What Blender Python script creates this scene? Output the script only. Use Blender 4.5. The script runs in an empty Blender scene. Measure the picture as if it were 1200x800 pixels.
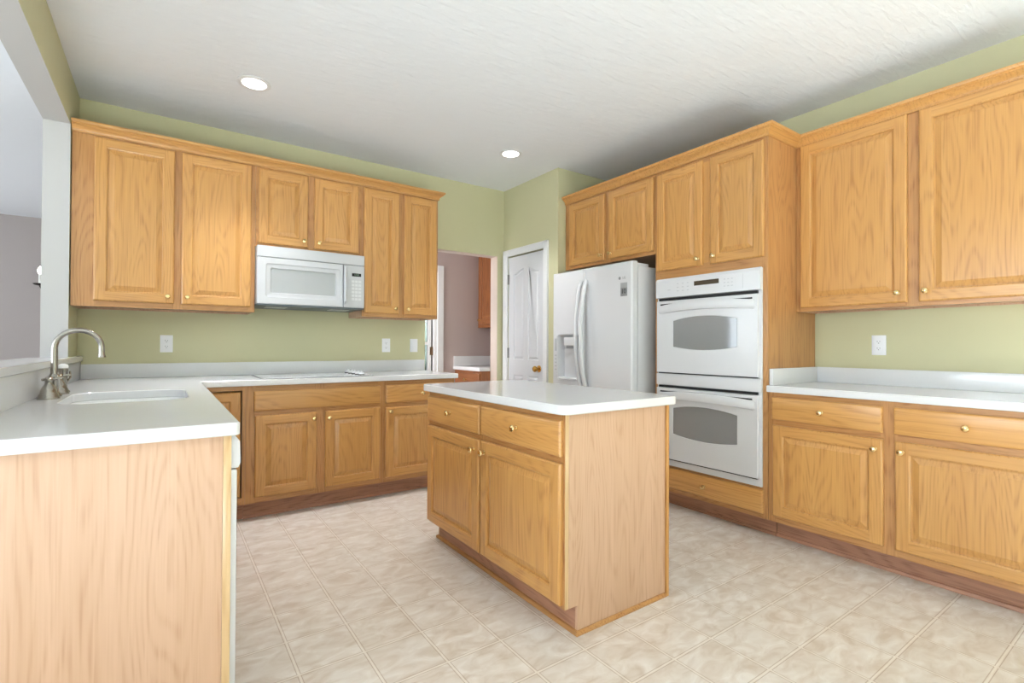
import bpy, bmesh, math, random
from mathutils import Vector, Matrix
from math import radians as R, pi, sin, cos
random.seed(4)
S = bpy.context.scene
COL = S.collection

# ------------------------------------------------------------------ camera
F_PX, YAW, PITCH, ROLL, CXP, CAMZ = 579.5, 35.106, 0.471, 0.258, 599.5, 1.143
cd = bpy.data.cameras.new('camera'); cam = bpy.data.objects.new('camera', cd); COL.objects.link(cam)
cd.sensor_fit = 'HORIZONTAL'; cd.sensor_width = 36.0; cd.lens = 36.0 * F_PX / 1200.0
cd.clip_start = 0.02; cd.clip_end = 200
_t, _p = R(YAW), R(PITCH)
fw = Vector((sin(_t) * cos(_p), cos(_t) * cos(_p), sin(_p)))
rt = Vector((cos(_t), -sin(_t), 0)); up = rt.cross(fw)
a = R(ROLL)
# positive roll turns the picture clockwise, so the camera turns the other way
r2 = rt * cos(a) + up * sin(a); u2 = -rt * sin(a) + up * cos(a)
m3 = Matrix((r2, u2, -fw)).transposed()
cam.matrix_world = Matrix.Translation((0, 0, CAMZ)) @ m3.to_4x4()
S.camera = cam

# ------------------------------------------------------------------ colour management, world
S.view_settings.view_transform = 'Standard'
S.view_settings.look = 'None'
S.view_settings.gamma = 1.0
S.view_settings.use_curve_mapping = False
S.view_settings.exposure = 0.36
w = bpy.data.worlds.new('world'); S.world = w; w.use_nodes = True
bg = w.node_tree.nodes['Background']
bg.inputs[0].default_value = (0.80, 0.90, 1.0, 1); bg.inputs[1].default_value = 1.2


def area(name, loc, rot, sx, sy, power, col=(1, 1, 1), shape='RECTANGLE'):
    l = bpy.data.lights.new(name, 'AREA'); l.shape = shape; l.size = sx
    if shape == 'RECTANGLE': l.size_y = sy
    l.energy = power; l.color = col
    o = bpy.data.objects.new(name, l); COL.objects.link(o); o.location = loc; o.rotation_euler = rot
    return o


# low sun from behind the camera: it comes through the patio door and windows, falls on the floor there and bounces up
sl = bpy.data.lights.new('sun', 'SUN'); sl.energy = 84.0; sl.angle = R(0.6); sl.color = (0.73, 0.895, 1.0)
so_ = bpy.data.objects.new('sun', sl); COL.objects.link(so_); so_.rotation_euler = (R(50), 0, R(-8)); so_.location = (0, -8, 8)
# daylight through the windows and glass doors behind the camera (all face +Y into the room)
DAY = (0.80, 0.91, 1.0)
area('window_daylight', (1.85, -2.93, 1.5), (R(90), 0, pi), 0.86, 1.36, 20, DAY)
area('window_daylight', (2.92, -2.93, 1.5), (R(90), 0, pi), 0.70, 1.36, 16, DAY)
area('patio_daylight', (-1.1, -2.93, 1.08), (R(90), 0, pi), 2.3, 2.0, 36, DAY)
# daylight through the windows in the left hand wall of the adjoining room
area('window_daylight', (-4.43, 1.2, 1.5), (R(90), 0, R(-90)), 2.2, 1.4, 100, DAY)
area('window_daylight', (-4.43, 6.4, 1.5), (R(90), 0, R(-90)), 1.6, 1.4, 60, DAY)
# unseen fill lamp added to brighten the passage, no real opening there
area('passage_fill', (1.08, 4.62, 1.4), (R(90), 0, R(-90)), 0.5, 2.0, 20, (0.95, 0.97, 1.0))


# ------------------------------------------------------------------ materials
def srgb(r, g, b):
    f = lambda c: (c / 255 / 12.92) if c / 255 <= 0.04045 else ((c / 255 + 0.055) / 1.055) ** 2.4
    return (f(r), f(g), f(b), 1)


def newmat(name):
    m = bpy.data.materials.new(name); m.use_nodes = True
    nt = m.node_tree; b = nt.nodes['Principled BSDF']
    return m, nt, b


def N(nt, typ, **kw):
    n = nt.nodes.new(typ)
    for k, v in kw.items():
        if k.startswith('i_'): n.inputs[k[2:]].default_value = v
        else: setattr(n, k, v)
    return n


def math_node(nt, op, a, b=None, c=None, clamp=False):
    n = nt.nodes.new('ShaderNodeMath'); n.operation = op; n.use_clamp = clamp
    for i, v in enumerate((a, b, c)):
        if v is None: continue
        if isinstance(v, (int, float)): n.inputs[i].default_value = v
        else: nt.links.new(v, n.inputs[i])
    return n.outputs[0]


def mixcol(nt, fac, c1, c2, blend='MIX'):
    n = nt.nodes.new('ShaderNodeMix'); n.data_type = 'RGBA'; n.blend_type = blend
    for s, v in ((n.inputs[0], fac), (n.inputs[6], c1), (n.inputs[7], c2)):
        if isinstance(v, (int, float)): s.default_value = v
        elif isinstance(v, tuple): s.default_value = v
        else: nt.links.new(v, s)
    return n.outputs[2]


def plain(name, col, rough=0.5, metal=0.0, spec=0.5, coat=0.0, noise=0.03, nscale=12.0, bump=0.0, bscale=60.0):
    m, nt, b = newmat(name)
    tc = N(nt, 'ShaderNodeTexCoord')
    nz = N(nt, 'ShaderNodeTexNoise'); nz.inputs['Scale'].default_value = nscale; nz.inputs['Detail'].default_value = 3
    nt.links.new(tc.outputs['Object'], nz.inputs['Vector'])
    d = tuple(max(0, c * (1 - noise)) for c in col[:3]) + (1,)
    e = tuple(min(1, c * (1 + noise)) for c in col[:3]) + (1,)
    nt.links.new(mixcol(nt, nz.outputs[0], d, e), b.inputs['Base Color'])
    b.inputs['Roughness'].default_value = rough; b.inputs['Metallic'].default_value = metal
    b.inputs['Specular IOR Level'].default_value = spec
    if coat: b.inputs['Coat Weight'].default_value = coat; b.inputs['Coat Roughness'].default_value = 0.08
    if bump:
        n2 = N(nt, 'ShaderNodeTexNoise'); n2.inputs['Scale'].default_value = bscale; n2.inputs['Detail'].default_value = 4
        nt.links.new(tc.outputs['Object'], n2.inputs['Vector'])
        bp = N(nt, 'ShaderNodeBump'); bp.inputs['Strength'].default_value = bump; bp.inputs['Distance'].default_value = 0.004
        nt.links.new(n2.outputs[0], bp.inputs['Height']); nt.links.new(bp.outputs[0], b.inputs['Normal'])
    return m


def emit(name, col, strength):
    m, nt, b = newmat(name)
    b.inputs['Base Color'].default_value = col
    b.inputs['Emission Color'].default_value = col; b.inputs['Emission Strength'].default_value = strength
    return m


def oak(name, light, mid, dark, axis, rough=0.28, figure=1.0, coat=0.15):
    """oak veneer: cathedral figure from contour lines of a stretched noise, fine pores along the grain"""
    m, nt, b = newmat(name)
    tc = N(nt, 'ShaderNodeTexCoord'); oi = N(nt, 'ShaderNodeObjectInfo')
    off = N(nt, 'ShaderNodeCombineXYZ')
    for i, k in enumerate((31.0, 17.0, 23.0)):
        nt.links.new(math_node(nt, 'MULTIPLY', oi.outputs['Random'], k), off.inputs[i])
    add = N(nt, 'ShaderNodeVectorMath'); add.operation = 'ADD'
    nt.links.new(tc.outputs['Object'], add.inputs[0]); nt.links.new(off.outputs[0], add.inputs[1])
    def mapped(s_across, s_along):
        mp = N(nt, 'ShaderNodeMapping')
        sc = {'Z': (s_across, s_across, s_along), 'X': (s_along, s_across, s_across)}[axis]
        mp.inputs['Scale'].default_value = sc
        nt.links.new(add.outputs[0], mp.inputs['Vector']); return mp.outputs[0]
    n1 = N(nt, 'ShaderNodeTexNoise'); n1.inputs['Scale'].default_value = 1.0; n1.inputs['Detail'].default_value = 1.5
    n1.inputs['Roughness'].default_value = 0.4
    nt.links.new(mapped(6.0, 0.8), n1.inputs['Vector'])
    ph = math_node(nt, 'MULTIPLY', n1.outputs[0], 135.0)
    rings = math_node(nt, 'MULTIPLY_ADD', math_node(nt, 'SINE', ph), 0.5, 0.5)
    rings = math_node(nt, 'POWER', rings, 2.4)
    n2 = N(nt, 'ShaderNodeTexNoise'); n2.inputs['Scale'].default_value = 1.0; n2.inputs['Detail'].default_value = 2
    nt.links.new(mapped(150, 4), n2.inputs['Vector'])
    n3 = N(nt, 'ShaderNodeTexNoise'); n3.inputs['Scale'].default_value = 1.0; n3.inputs['Detail'].default_value = 2
    nt.links.new(mapped(14, 0.5), n3.inputs['Vector'])
    pores = math_node(nt, 'MULTIPLY_ADD', n2.outputs[0], 2.6, -0.85, clamp=True)
    c = mixcol(nt, math_node(nt, 'MULTIPLY_ADD', n3.outputs[0], 2.0, -0.5, clamp=True), light, mid)
    fig = math_node(nt, 'MULTIPLY', rings, pores)
    fig = math_node(nt, 'MULTIPLY_ADD', pores, 0.24 * figure, math_node(nt, 'MULTIPLY', fig, 0.62 * figure), clamp=True)
    c = mixcol(nt, fig, c, dark)
    hv = N(nt, 'ShaderNodeHueSaturation')
    nt.links.new(c, hv.inputs['Color'])
    nt.links.new(math_node(nt, 'MULTIPLY_ADD', oi.outputs['Random'], 0.10, 0.95), hv.inputs['Value'])
    nt.links.new(hv.outputs[0], b.inputs['Base Color'])
    b.inputs['Roughness'].default_value = rough
    b.inputs['Coat Weight'].default_value = coat; b.inputs['Coat Roughness'].default_value = 0.25
    bp = N(nt, 'ShaderNodeBump'); bp.inputs['Strength'].default_value = 0.08; bp.inputs['Distance'].default_value = 0.001
    nt.links.new(fig, bp.inputs['Height']); bp.invert = True
    nt.links.new(bp.outputs[0], b.inputs['Normal'])
    return m


OL, OM, OD = srgb(210, 158, 93), srgb(204, 150, 85), srgb(160, 104, 52)
OAKV = oak('golden_oak_upright', OL, OM, OD, 'Z', figure=0.78)
OAKH = oak('golden_oak_level', OL, OM, OD, 'X', figure=0.7)
PL, PM, PD = srgb(208, 171, 143), srgb(201, 163, 133), srgb(170, 126, 94)
PANV = oak('pale_oak_veneer', PL, PM, PD, 'Z', rough=0.42, figure=0.6, coat=0.0)
TKL, TKM, TKD = srgb(186, 136, 108), srgb(174, 124, 96), srgb(132, 86, 62)
TOEH = oak('reddish_toe_kick_oak', TKL, TKM, TKD, 'X', rough=0.5)
OAKS = [OAKV, OAKH]
FRV = oak('frame_oak_upright', srgb(196, 146, 92), srgb(188, 136, 82), srgb(148, 94, 50), 'Z')
FRH = oak('frame_oak_level', srgb(196, 146, 92), srgb(188, 136, 82), srgb(148, 94, 50), 'X')
BLOND_SHEEN = oak('blond_oak_sheen_edge', srgb(222, 190, 146), srgb(216, 182, 136), srgb(196, 154, 106), 'Z')  # pale edge oak; on the island frame it carries painted-in sheen
FRAME = [FRV, FRH, BLOND_SHEEN]
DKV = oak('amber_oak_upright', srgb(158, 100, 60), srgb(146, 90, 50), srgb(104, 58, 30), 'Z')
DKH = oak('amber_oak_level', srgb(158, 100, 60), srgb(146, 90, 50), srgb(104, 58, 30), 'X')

GREEN = plain('sage_green_paint', srgb(202, 198, 160), 0.6, noise=0.012, nscale=3, bump=0.06, bscale=120)
GREIGE = plain('greige_paint', srgb(190, 188, 186), 0.65, noise=0.01, nscale=3, bump=0.05, bscale=120)
MAUVE = plain('mauve_paint', srgb(188, 172, 168), 0.65, noise=0.012, nscale=3, bump=0.05, bscale=120)
TAUPE = plain('taupe_paint', srgb(172, 162, 158), 0.65, noise=0.012, nscale=3, bump=0.05, bscale=120)
WTRIM = plain('white_trim_paint', srgb(232, 232, 233), 0.35, noise=0.006)
QUARTZ = plain('white_quartz', srgb(224, 224, 225), 0.14, noise=0.02, nscale=90)
APPL = plain('white_enamel', srgb(219, 219, 221), 0.18, noise=0.004)
APPL2 = plain('white_plastic', srgb(213, 213, 215), 0.35, noise=0.004)
PORC = plain('white_porcelain', srgb(243, 243, 242), 0.12, noise=0.004)
DARK = plain('black_gap', srgb(22, 22, 24), 0.6)
GREYP = plain('grey_plastic', srgb(150, 150, 152), 0.4)
SLATE = plain('slate_grey_metal', srgb(96, 106, 114), 0.4)
PALEGREY = plain('pale_grey_print', srgb(186, 187, 190), 0.4)
MIDGREY = plain('mid_grey_print', srgb(140, 141, 143), 0.4)
OVENGL = plain('grey_oven_glass', srgb(142, 142, 143), 0.06, noise=0.02, spec=0.6)
MWGL = plain('pale_grey_microwave_glass', srgb(176, 179, 182), 0.06, noise=0.02, spec=0.6)
DISP = plain('dark_display_glass', srgb(70, 62, 50), 0.15)
LENS = plain('frosted_lens', srgb(205, 208, 208), 0.3)
NICKEL = plain('brushed_nickel', srgb(160, 155, 147), 0.26, metal=1.0, noise=0.03, nscale=40)
BRASS = plain('pale_brass', srgb(232, 205, 150), 0.18, metal=1.0)
GOLD = plain('polished_brass', srgb(206, 162, 84), 0.16, metal=1.0)
BRONZE = plain('antique_bronze', srgb(112, 88, 66), 0.35, metal=0.8)
HINGE = plain('dull_steel_hinge', srgb(150, 148, 144), 0.35, metal=0.9)
BLACKM = plain('dark_bronze', srgb(50, 44, 40), 0.45, metal=0.6)
LAWN = plain('lawn_grass', srgb(32, 38, 20), 0.9, noise=0.35, nscale=6)
HEDGE = plain('hedge_leaves', srgb(36, 41, 32), 0.9, noise=0.5, nscale=9, bump=1.0, bscale=12)
OUTL = plain('bright_white_plastic', srgb(240, 240, 243), 0.3, noise=0.004)
WHITEP = plain('white_candle', srgb(235, 232, 226), 0.5)
LAMP = emit('lamp_glow', (1.0, 0.97, 0.92, 1), 9.0)
BULB = emit('bulb_glow', (1.0, 0.96, 0.90, 1), 14.0)


def ceiling_mat():
    m, nt, b = newmat('brushed_ceiling_texture')
    tc = N(nt, 'ShaderNodeTexCoord')
    mp = N(nt, 'ShaderNodeMapping'); mp.inputs['Rotation'].default_value = (0, 0, R(-35)); mp.inputs['Scale'].default_value = (5, 26, 1)
    nt.links.new(tc.outputs['Object'], mp.inputs['Vector'])
    nz = N(nt, 'ShaderNodeTexNoise'); nz.inputs['Scale'].default_value = 1.2; nz.inputs['Detail'].default_value = 4
    nz.inputs['Distortion'].default_value = 0.6
    nt.links.new(mp.outputs[0], nz.inputs['Vector'])
    b.inputs['Base Color'].default_value = srgb(237, 239, 243); b.inputs['Roughness'].default_value = 0.75
    bp = N(nt, 'ShaderNodeBump'); bp.inputs['Strength'].default_value = 0.45; bp.inputs['Distance'].default_value = 0.010
    nt.links.new(nz.outputs[0], bp.inputs['Height']); nt.links.new(bp.outputs[0], b.inputs['Normal'])
    return m


def floor_mat():
    """vinyl sheet in nine inch squares with twin fine joint lines"""
    T, X0, Y0 = 0.2286, 0.391, 1.370
    m, nt, b = newmat('beige_vinyl_tile')
    tc = N(nt, 'ShaderNodeTexCoord'); sp = N(nt, 'ShaderNodeSeparateXYZ'); nt.links.new(tc.outputs['Object'], sp.inputs[0])
    ux = math_node(nt, 'DIVIDE', math_node(nt, 'ADD', sp.outputs[0], 40 * T - X0), T)
    uy = math_node(nt, 'DIVIDE', math_node(nt, 'ADD', sp.outputs[1], 40 * T - Y0), T)
    def edge(u):
        f = math_node(nt, 'FRACT', u)
        return math_node(nt, 'MULTIPLY', math_node(nt, 'MINIMUM', f, math_node(nt, 'SUBTRACT', 1.0, f)), T)
    dx, dy = edge(ux), edge(uy)
    d = math_node(nt, 'MINIMUM', dx, dy)
    line = math_node(nt, 'SUBTRACT', 1.0, math_node(nt, 'DIVIDE', math_node(nt, 'ABSOLUTE', math_node(nt, 'SUBTRACT', d, 0.0058)), 0.0020), clamp=True)
    core = math_node(nt, 'SUBTRACT', 1.0, math_node(nt, 'DIVIDE', d, 0.0050), clamp=True)
    cmb = N(nt, 'ShaderNodeCombineXYZ')
    nt.links.new(math_node(nt, 'FLOOR', ux), cmb.inputs[0]); nt.links.new(math_node(nt, 'FLOOR', uy), cmb.inputs[1])
    wn = N(nt, 'ShaderNodeTexWhiteNoise'); nt.links.new(cmb.outputs[0], wn.inputs['Vector'])
    # every square carries its own piece of the mottled print
    sc = N(nt, 'ShaderNodeVectorMath'); sc.operation = 'SCALE'; sc.inputs[3].default_value = 7.0
    nt.links.new(wn.outputs['Color'], sc.inputs[0])
    ad = N(nt, 'ShaderNodeVectorMath'); ad.operation = 'ADD'
    nt.links.new(tc.outputs['Object'], ad.inputs[0]); nt.links.new(sc.outputs[0], ad.inputs[1])
    mp = N(nt, 'ShaderNodeMapping'); mp.inputs['Rotation'].default_value = (0, 0, R(20)); mp.inputs['Scale'].default_value = (9, 17, 1)
    nt.links.new(ad.outputs[0], mp.inputs['Vector'])
    nz = N(nt, 'ShaderNodeTexNoise'); nz.inputs['Scale'].default_value = 1.0; nz.inputs['Detail'].default_value = 5
    nz.inputs['Roughness'].default_value = 0.55; nz.inputs['Distortion'].default_value = 0.8
    nt.links.new(mp.outputs[0], nz.inputs['Vector'])
    f = math_node(nt, 'MULTIPLY_ADD', nz.outputs[0], 2.6, -0.8, clamp=True)
    c = mixcol(nt, f, srgb(206, 189, 172), srgb(236, 229, 221))
    c = mixcol(nt, math_node(nt, 'MULTIPLY', wn.outputs['Value'], 0.22), c, srgb(208, 198, 188))
    c = mixcol(nt, math_node(nt, 'MULTIPLY', core, 0.7), c, srgb(236, 226, 214))
    c = mixcol(nt, math_node(nt, 'MULTIPLY', line, 0.85), c, srgb(170, 143, 117))
    nt.links.new(c, b.inputs['Base Color'])
    b.inputs['Roughness'].default_value = 0.38
    bp = N(nt, 'ShaderNodeBump'); bp.inputs['Strength'].default_value = 0.25; bp.inputs['Distance'].default_value = 0.001
    nt.links.new(math_node(nt, 'SUBTRACT', nz.outputs[0], line), bp.inputs['Height']); nt.links.new(bp.outputs[0], b.inputs['Normal'])
    return m


CEIL = ceiling_mat(); FLOOR = floor_mat()


def glass_mat():
    m, nt, b = newmat('clear_pane_glass')
    tr_ = N(nt, 'ShaderNodeBsdfTransparent'); gl = N(nt, 'ShaderNodeBsdfGlossy'); gl.inputs['Roughness'].default_value = 0.02
    fz = N(nt, 'ShaderNodeFresnel'); fz.inputs['IOR'].default_value = 1.45
    mx = N(nt, 'ShaderNodeMixShader')
    nt.links.new(fz.outputs[0], mx.inputs[0]); nt.links.new(tr_.outputs[0], mx.inputs[1]); nt.links.new(gl.outputs[0], mx.inputs[2])
    nt.links.new(mx.outputs[0], nt.nodes['Material Output'].inputs['Surface'])
    return m


PANE = glass_mat()


# ------------------------------------------------------------------ mesh helpers
class MB:
    """collects shapes; build() links them as ONE mesh object"""
    def __init__(s): s.v = []; s.f = []; s.m = []

    def add(s, vs, fs, mat=0):
        o = len(s.v); s.v += [tuple(v) for v in vs]
        for i, f in enumerate(fs):
            s.f.append([o + k for k in f]); s.m.append(mat[i] if isinstance(mat, (list, tuple)) else mat)
        return s

    def box(s, x0, x1, y0, y1, z0, z1, mat=0, bev=0.0, mats=None):
        if bev <= 0:
            vs = [(x0, y0, z0), (x1, y0, z0), (x1, y1, z0), (x0, y1, z0), (x0, y0, z1), (x1, y0, z1), (x1, y1, z1), (x0, y1, z1)]
            fs = [(0, 3, 2, 1), (4, 5, 6, 7), (0, 1, 5, 4), (1, 2, 6, 5), (2, 3, 7, 6), (3, 0, 4, 7)]
            mm = [mat] * 6
            for k, i in (mats or {}).items(): mm[('-z', '+z', '-y', '+x', '+y', '-x').index(k)] = i
            return s.add(vs, fs, mm)
        bm = bmesh.new(); bmesh.ops.create_cube(bm, size=1)
        for v in bm.verts:
            v.co = Vector(((x0 + x1) / 2 + v.co.x * (x1 - x0), (y0 + y1) / 2 + v.co.y * (y1 - y0), (z0 + z1) / 2 + v.co.z * (z1 - z0)))
        bmesh.ops.bevel(bm, geom=bm.edges[:], offset=bev, segments=2, profile=0.6, affect='EDGES')
        return s.bm(bm, mat)

    def bm(s, bm, mat=0):
        bm.verts.index_update()
        s.add([v.co[:] for v in bm.verts], [[v.index for v in f.verts] for f in bm.faces], mat); bm.free(); return s

    def rings(s, loops, mat=0, cap0=True, cap1=True, closed=True):
        o = len(s.v); n = len(loops[0])
        for l in loops: s.v += [tuple(p) for p in l]
        for i in range(len(loops) - 1):
            for j in range(n if closed else n - 1):
                k = (j + 1) % n
                s.f.append([o + i * n + j, o + i * n + k, o + (i + 1) * n + k, o + (i + 1) * n + j]); s.m.append(mat)
        if cap0: s.f.append([o + j for j in range(n)][::-1]); s.m.append(mat)
        if cap1: s.f.append([o + (len(loops) - 1) * n + j for j in range(n)]); s.m.append(mat)
        return s

    def lathe(s, prof, origin=(0, 0, 0), axis='Z', n=24, mat=0):
        """prof: (radius, height along axis)"""
        L = []
        for r, h in prof:
            r = max(r, 1e-4)
            ring = []
            for j in range(n):
                c, q = r * cos(2 * pi * j / n), r * sin(2 * pi * j / n)
                p = {'Z': (c, q, h), '-Y': (c, -h, q), 'X': (h, c, q), '-Z': (c, -q, -h)}[axis]
                ring.append((origin[0] + p[0], origin[1] + p[1], origin[2] + p[2]))
            L.append(ring)
        return s.rings(L, mat)

    def tube(s, pts, rad, n=14, mat=0, flat=1.0):
        pts = [Vector(p) for p in pts]
        rads = rad if isinstance(rad, (list, tuple)) else [rad] * len(pts)
        t0 = (pts[1] - pts[0]).normalized()
        u = t0.orthogonal().normalized()
        if abs(t0.z) < 0.99: u = (Vector((0, 0, 1)) - t0 * t0.z).normalized()
        else: u = (Vector((0, 1, 0)) - t0 * t0.y).normalized()
        L = []
        for i, p in enumerate(pts):
            t = (pts[min(i + 1, len(pts) - 1)] - pts[max(i - 1, 0)]).normalized()
            u = (u - t * u.dot(t)).normalized(); v = t.cross(u)
            L.append([p + (u * cos(2 * pi * j / n) * flat + v * sin(2 * pi * j / n)) * rads[i] for j in range(n)])
        return s.rings(L, mat)

    def prism(s, poly, lo, hi, axis='Z', mat=0, bev=0.0, holes=()):
        """polygon with holes, extruded along an axis. poly in the two other coordinates in order."""
        def P(a, b, c): return {'Z': (a, b, c), 'Y': (a, c, b), 'X': (c, a, b)}[axis]
        bm = bmesh.new()
        def loop(pts, h):
            vs = [bm.verts.new(P(p[0], p[1], h)) for p in pts]; return vs
        def edges(vs): return [bm.edges.new((vs[i], vs[(i + 1) % len(vs)])) for i in range(len(vs))]
        def bridge(A, B):
            n = len(A)
            for i in range(n):
                j = (i + 1) % n
                try: bm.faces.new((A[i], A[j], B[j], B[i]))
                except ValueError: pass
        tops, bots = [], []
        for pts, sgn in [(poly, 1)] + [(h, -1) for h in holes]:
            if bev:
                ins = offset_poly(pts, bev * sgn)
                t = loop(ins, hi); m1 = loop(pts, hi - bev); m2 = loop(pts, lo + bev); b = loop(ins, lo)
                bridge(t, m1); bridge(m1, m2); bridge(m2, b)
            else:
                t = loop(pts, hi); b = loop(pts, lo); bridge(t, b)
            tops.append(t); bots.append(b)
        for grp in (tops, bots):
            es = []
            for vs in grp:
                for i in range(len(vs)):
                    e = bm.edges.get((vs[i], vs[(i + 1) % len(vs)])) or bm.edges.new((vs[i], vs[(i + 1) % len(vs)]))
                    es.append(e)
            if len(grp) == 1: bm.faces.new(grp[0])
            else: bmesh.ops.triangle_fill(bm, use_beauty=True, use_dissolve=False, edges=es)
        bmesh.ops.recalc_face_normals(bm, faces=bm.faces[:])
        return s.bm(bm, mat)

    def build(s, name, mats, parent=None, loc=(0, 0, 0), smooth=35):
        me = bpy.data.meshes.new(name); me.from_pydata(s.v, [], s.f)
        bm = bmesh.new(); bm.from_mesh(me)
        bmesh.ops.recalc_face_normals(bm, faces=bm.faces[:]) if len(s.f) else None
        bm.to_mesh(me); bm.free()
        for m in (mats if isinstance(mats, (list, tuple)) else [mats]): me.materials.append(m)
        me.polygons.foreach_set('material_index', s.m)
        if smooth:
            me.shade_smooth(); me.set_sharp_from_angle(angle=R(smooth))
        me.update()
        o = bpy.data.objects.new(name, me); COL.objects.link(o)
        o.location = loc
        if parent: o.parent = parent
        return o


def offset_poly(pts, d):
    """inset a polygon by d (any winding)"""
    A = sum(pts[i][0] * pts[(i + 1) % len(pts)][1] - pts[(i + 1) % len(pts)][0] * pts[i][1] for i in range(len(pts)))
    sg = 1 if A > 0 else -1
    out = []; n = len(pts)
    for i in range(n):
        p0, p1, p2 = Vector(pts[i - 1]), Vector(pts[i]), Vector(pts[(i + 1) % n])
        e1 = (p1 - p0).normalized(); e2 = (p2 - p1).normalized()
        n1 = Vector((-e1.y, e1.x)) * sg; n2 = Vector((-e2.y, e2.x)) * sg
        m = (n1 + n2); m = m / max(0.2, m.dot(n1))
        out.append(tuple(p1 + m * d))
    return out


def rrect(x0, x1, y0, y1, r, k=6):
    out = []
    for cx, cy, a0 in ((x1 - r, y1 - r, 0), (x0 + r, y1 - r, 90), (x0 + r, y0 + r, 180), (x1 - r, y0 + r, 270)):
        for i in range(k + 1):
            t = R(a0 + 90 * i / k); out.append((cx + r * cos(t), cy + r * sin(t)))
    return out


def sweep(mb, path, prof, mat=0, cap=True):
    """mitred moulding: path of (x, y) running so that outward is on its right hand; prof of (outward, z)"""
    L = []; n = len(path)
    for i in range(n):
        p = Vector(path[i]); ns = []
        if i > 0: e = (p - Vector(path[i - 1])).normalized(); ns.append(Vector((e.y, -e.x)))
        if i < n - 1: e = (Vector(path[i + 1]) - p).normalized(); ns.append(Vector((e.y, -e.x)))
        m = ns[0] if len(ns) == 1 else (ns[0] + ns[1]) / (1 + ns[0].dot(ns[1]))
        L.append([(p.x + m.x * o, p.y + m.y * o, z) for o, z in prof])
    return mb.rings(L, mat, cap, cap)


def props(o, label, cat, group=None):
    o['label'] = label; o['category'] = cat
    if group: o['group'] = group
    return o


def thing(name, label, cat, loc=(0, 0, 0), rz=0.0, group=None):
    o = bpy.data.objects.new(name, None); COL.objects.link(o); o.empty_display_size = 0.1
    o.location = loc; o.rotation_euler = (0, 0, R(rz))
    return props(o, label, cat, group)


def struct(name, mb, mats, smooth=0):
    o = mb.build(name, mats, smooth=smooth); o['kind'] = 'structure'; return o


def text(name, body, size, mat, parent, loc, rot=(R(90), 0, 0), ext=0.0006):
    c = bpy.data.curves.new(name, 'FONT'); c.body = body; c.size = size; c.extrude = ext
    c.align_x = 'CENTER'; c.align_y = 'CENTER'
    t = bpy.data.objects.new(name, c); COL.objects.link(t)
    dg = bpy.context.evaluated_depsgraph_get()
    me = bpy.data.meshes.new_from_object(t.evaluated_get(dg))
    bpy.data.objects.remove(t)
    o = bpy.data.objects.new(name, me); COL.objects.link(o); me.materials.clear(); me.materials.append(mat)
    o.location = loc; o.rotation_euler = rot; o.parent = parent
    return o


# ------------------------------------------------------------------ the setting
XL, XR, YB, ZC = -0.46, 3.546, 4.21, 2.728      # kitchen faces of the left, right and back walls, ceiling
XL2 = -0.58                                      # far face of the left half wall
XW, YF, YD = -4.5, -3.0, 8.65                    # outer limits: left wall, front wall, dining room far wall
XP, YP = 2.854, 3.356                            # pantry closet corner
YH0, YH1 = 4.335, 4.90                           # passage behind the back wall
XO0, XO1, ZO = 1.975, 2.773, 2.05                # doorway in the back wall

struct('floor', MB().box(XW, 3.7, YF - 0.12, YD, -0.1, 0), FLOOR)
struct('ceiling', MB().box(XW, 3.7, YF - 0.12, YD, ZC, ZC + 0.1), CEIL)
struct('wall_right', MB().box(XR, XR + 0.12, YF, 5.1, 0, ZC), GREEN)
wb = MB()
bm_ = {'+y': 1}
wb.box(XL2, XO0, YB, YH0, 0, ZC, 0, mats={'+y': 1, '+x': 1, '-x': 1})
wb.box(XO1, XP + 0.02, YB, YH0, 0, ZC, 0, mats={'+y': 1, '-x': 1})
wb.box(XO0, XO1, YB, YH0, ZO, ZC, 0, mats={'+y': 1, '-z': 1})
wb.box(XP + 0.02, XR, YB, YH0, 0, ZC, 0, mats={'+y': 1})
struct('wall_back', wb, [GREEN, plain('pinkish_beige_paint', srgb(214, 198, 186), 0.65, noise=0.01)])
# pantry closet: its face towards the kitchen carries a door, its return stands beside the refrigerator
DY0, DY1, DZ = 3.546, 4.130, 2.040               # door opening
wp = MB()
wp.box(XP, XP + 0.11, DY1, YB, 0, ZC); wp.box(XP, XP + 0.11, YP, DY0, 0, ZC); wp.box(XP, XP + 0.11, DY0, DY1, DZ, ZC)
wp.box(XP + 0.11, XR, YP, YP + 0.11, 0, ZC)
struct('wall_pantry', wp, GREEN)
wl = MB()
wl.box(XL2, XL, 1.66, YB, 0, 1.03, 0, mats={'-x': 1, '-y': 1, '+z': 1})
wl.box(XL2, XL, 3.854, YB, 1.03, 2.43, 0, mats={'-x': 1, '-y': 1})
wl.box(XL2, XL, YF, YB, 2.43, ZC, 0, mats={'-x': 1, '-z': 1})
struct('wall_left', wl, [GREEN, GREIGE])
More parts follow.
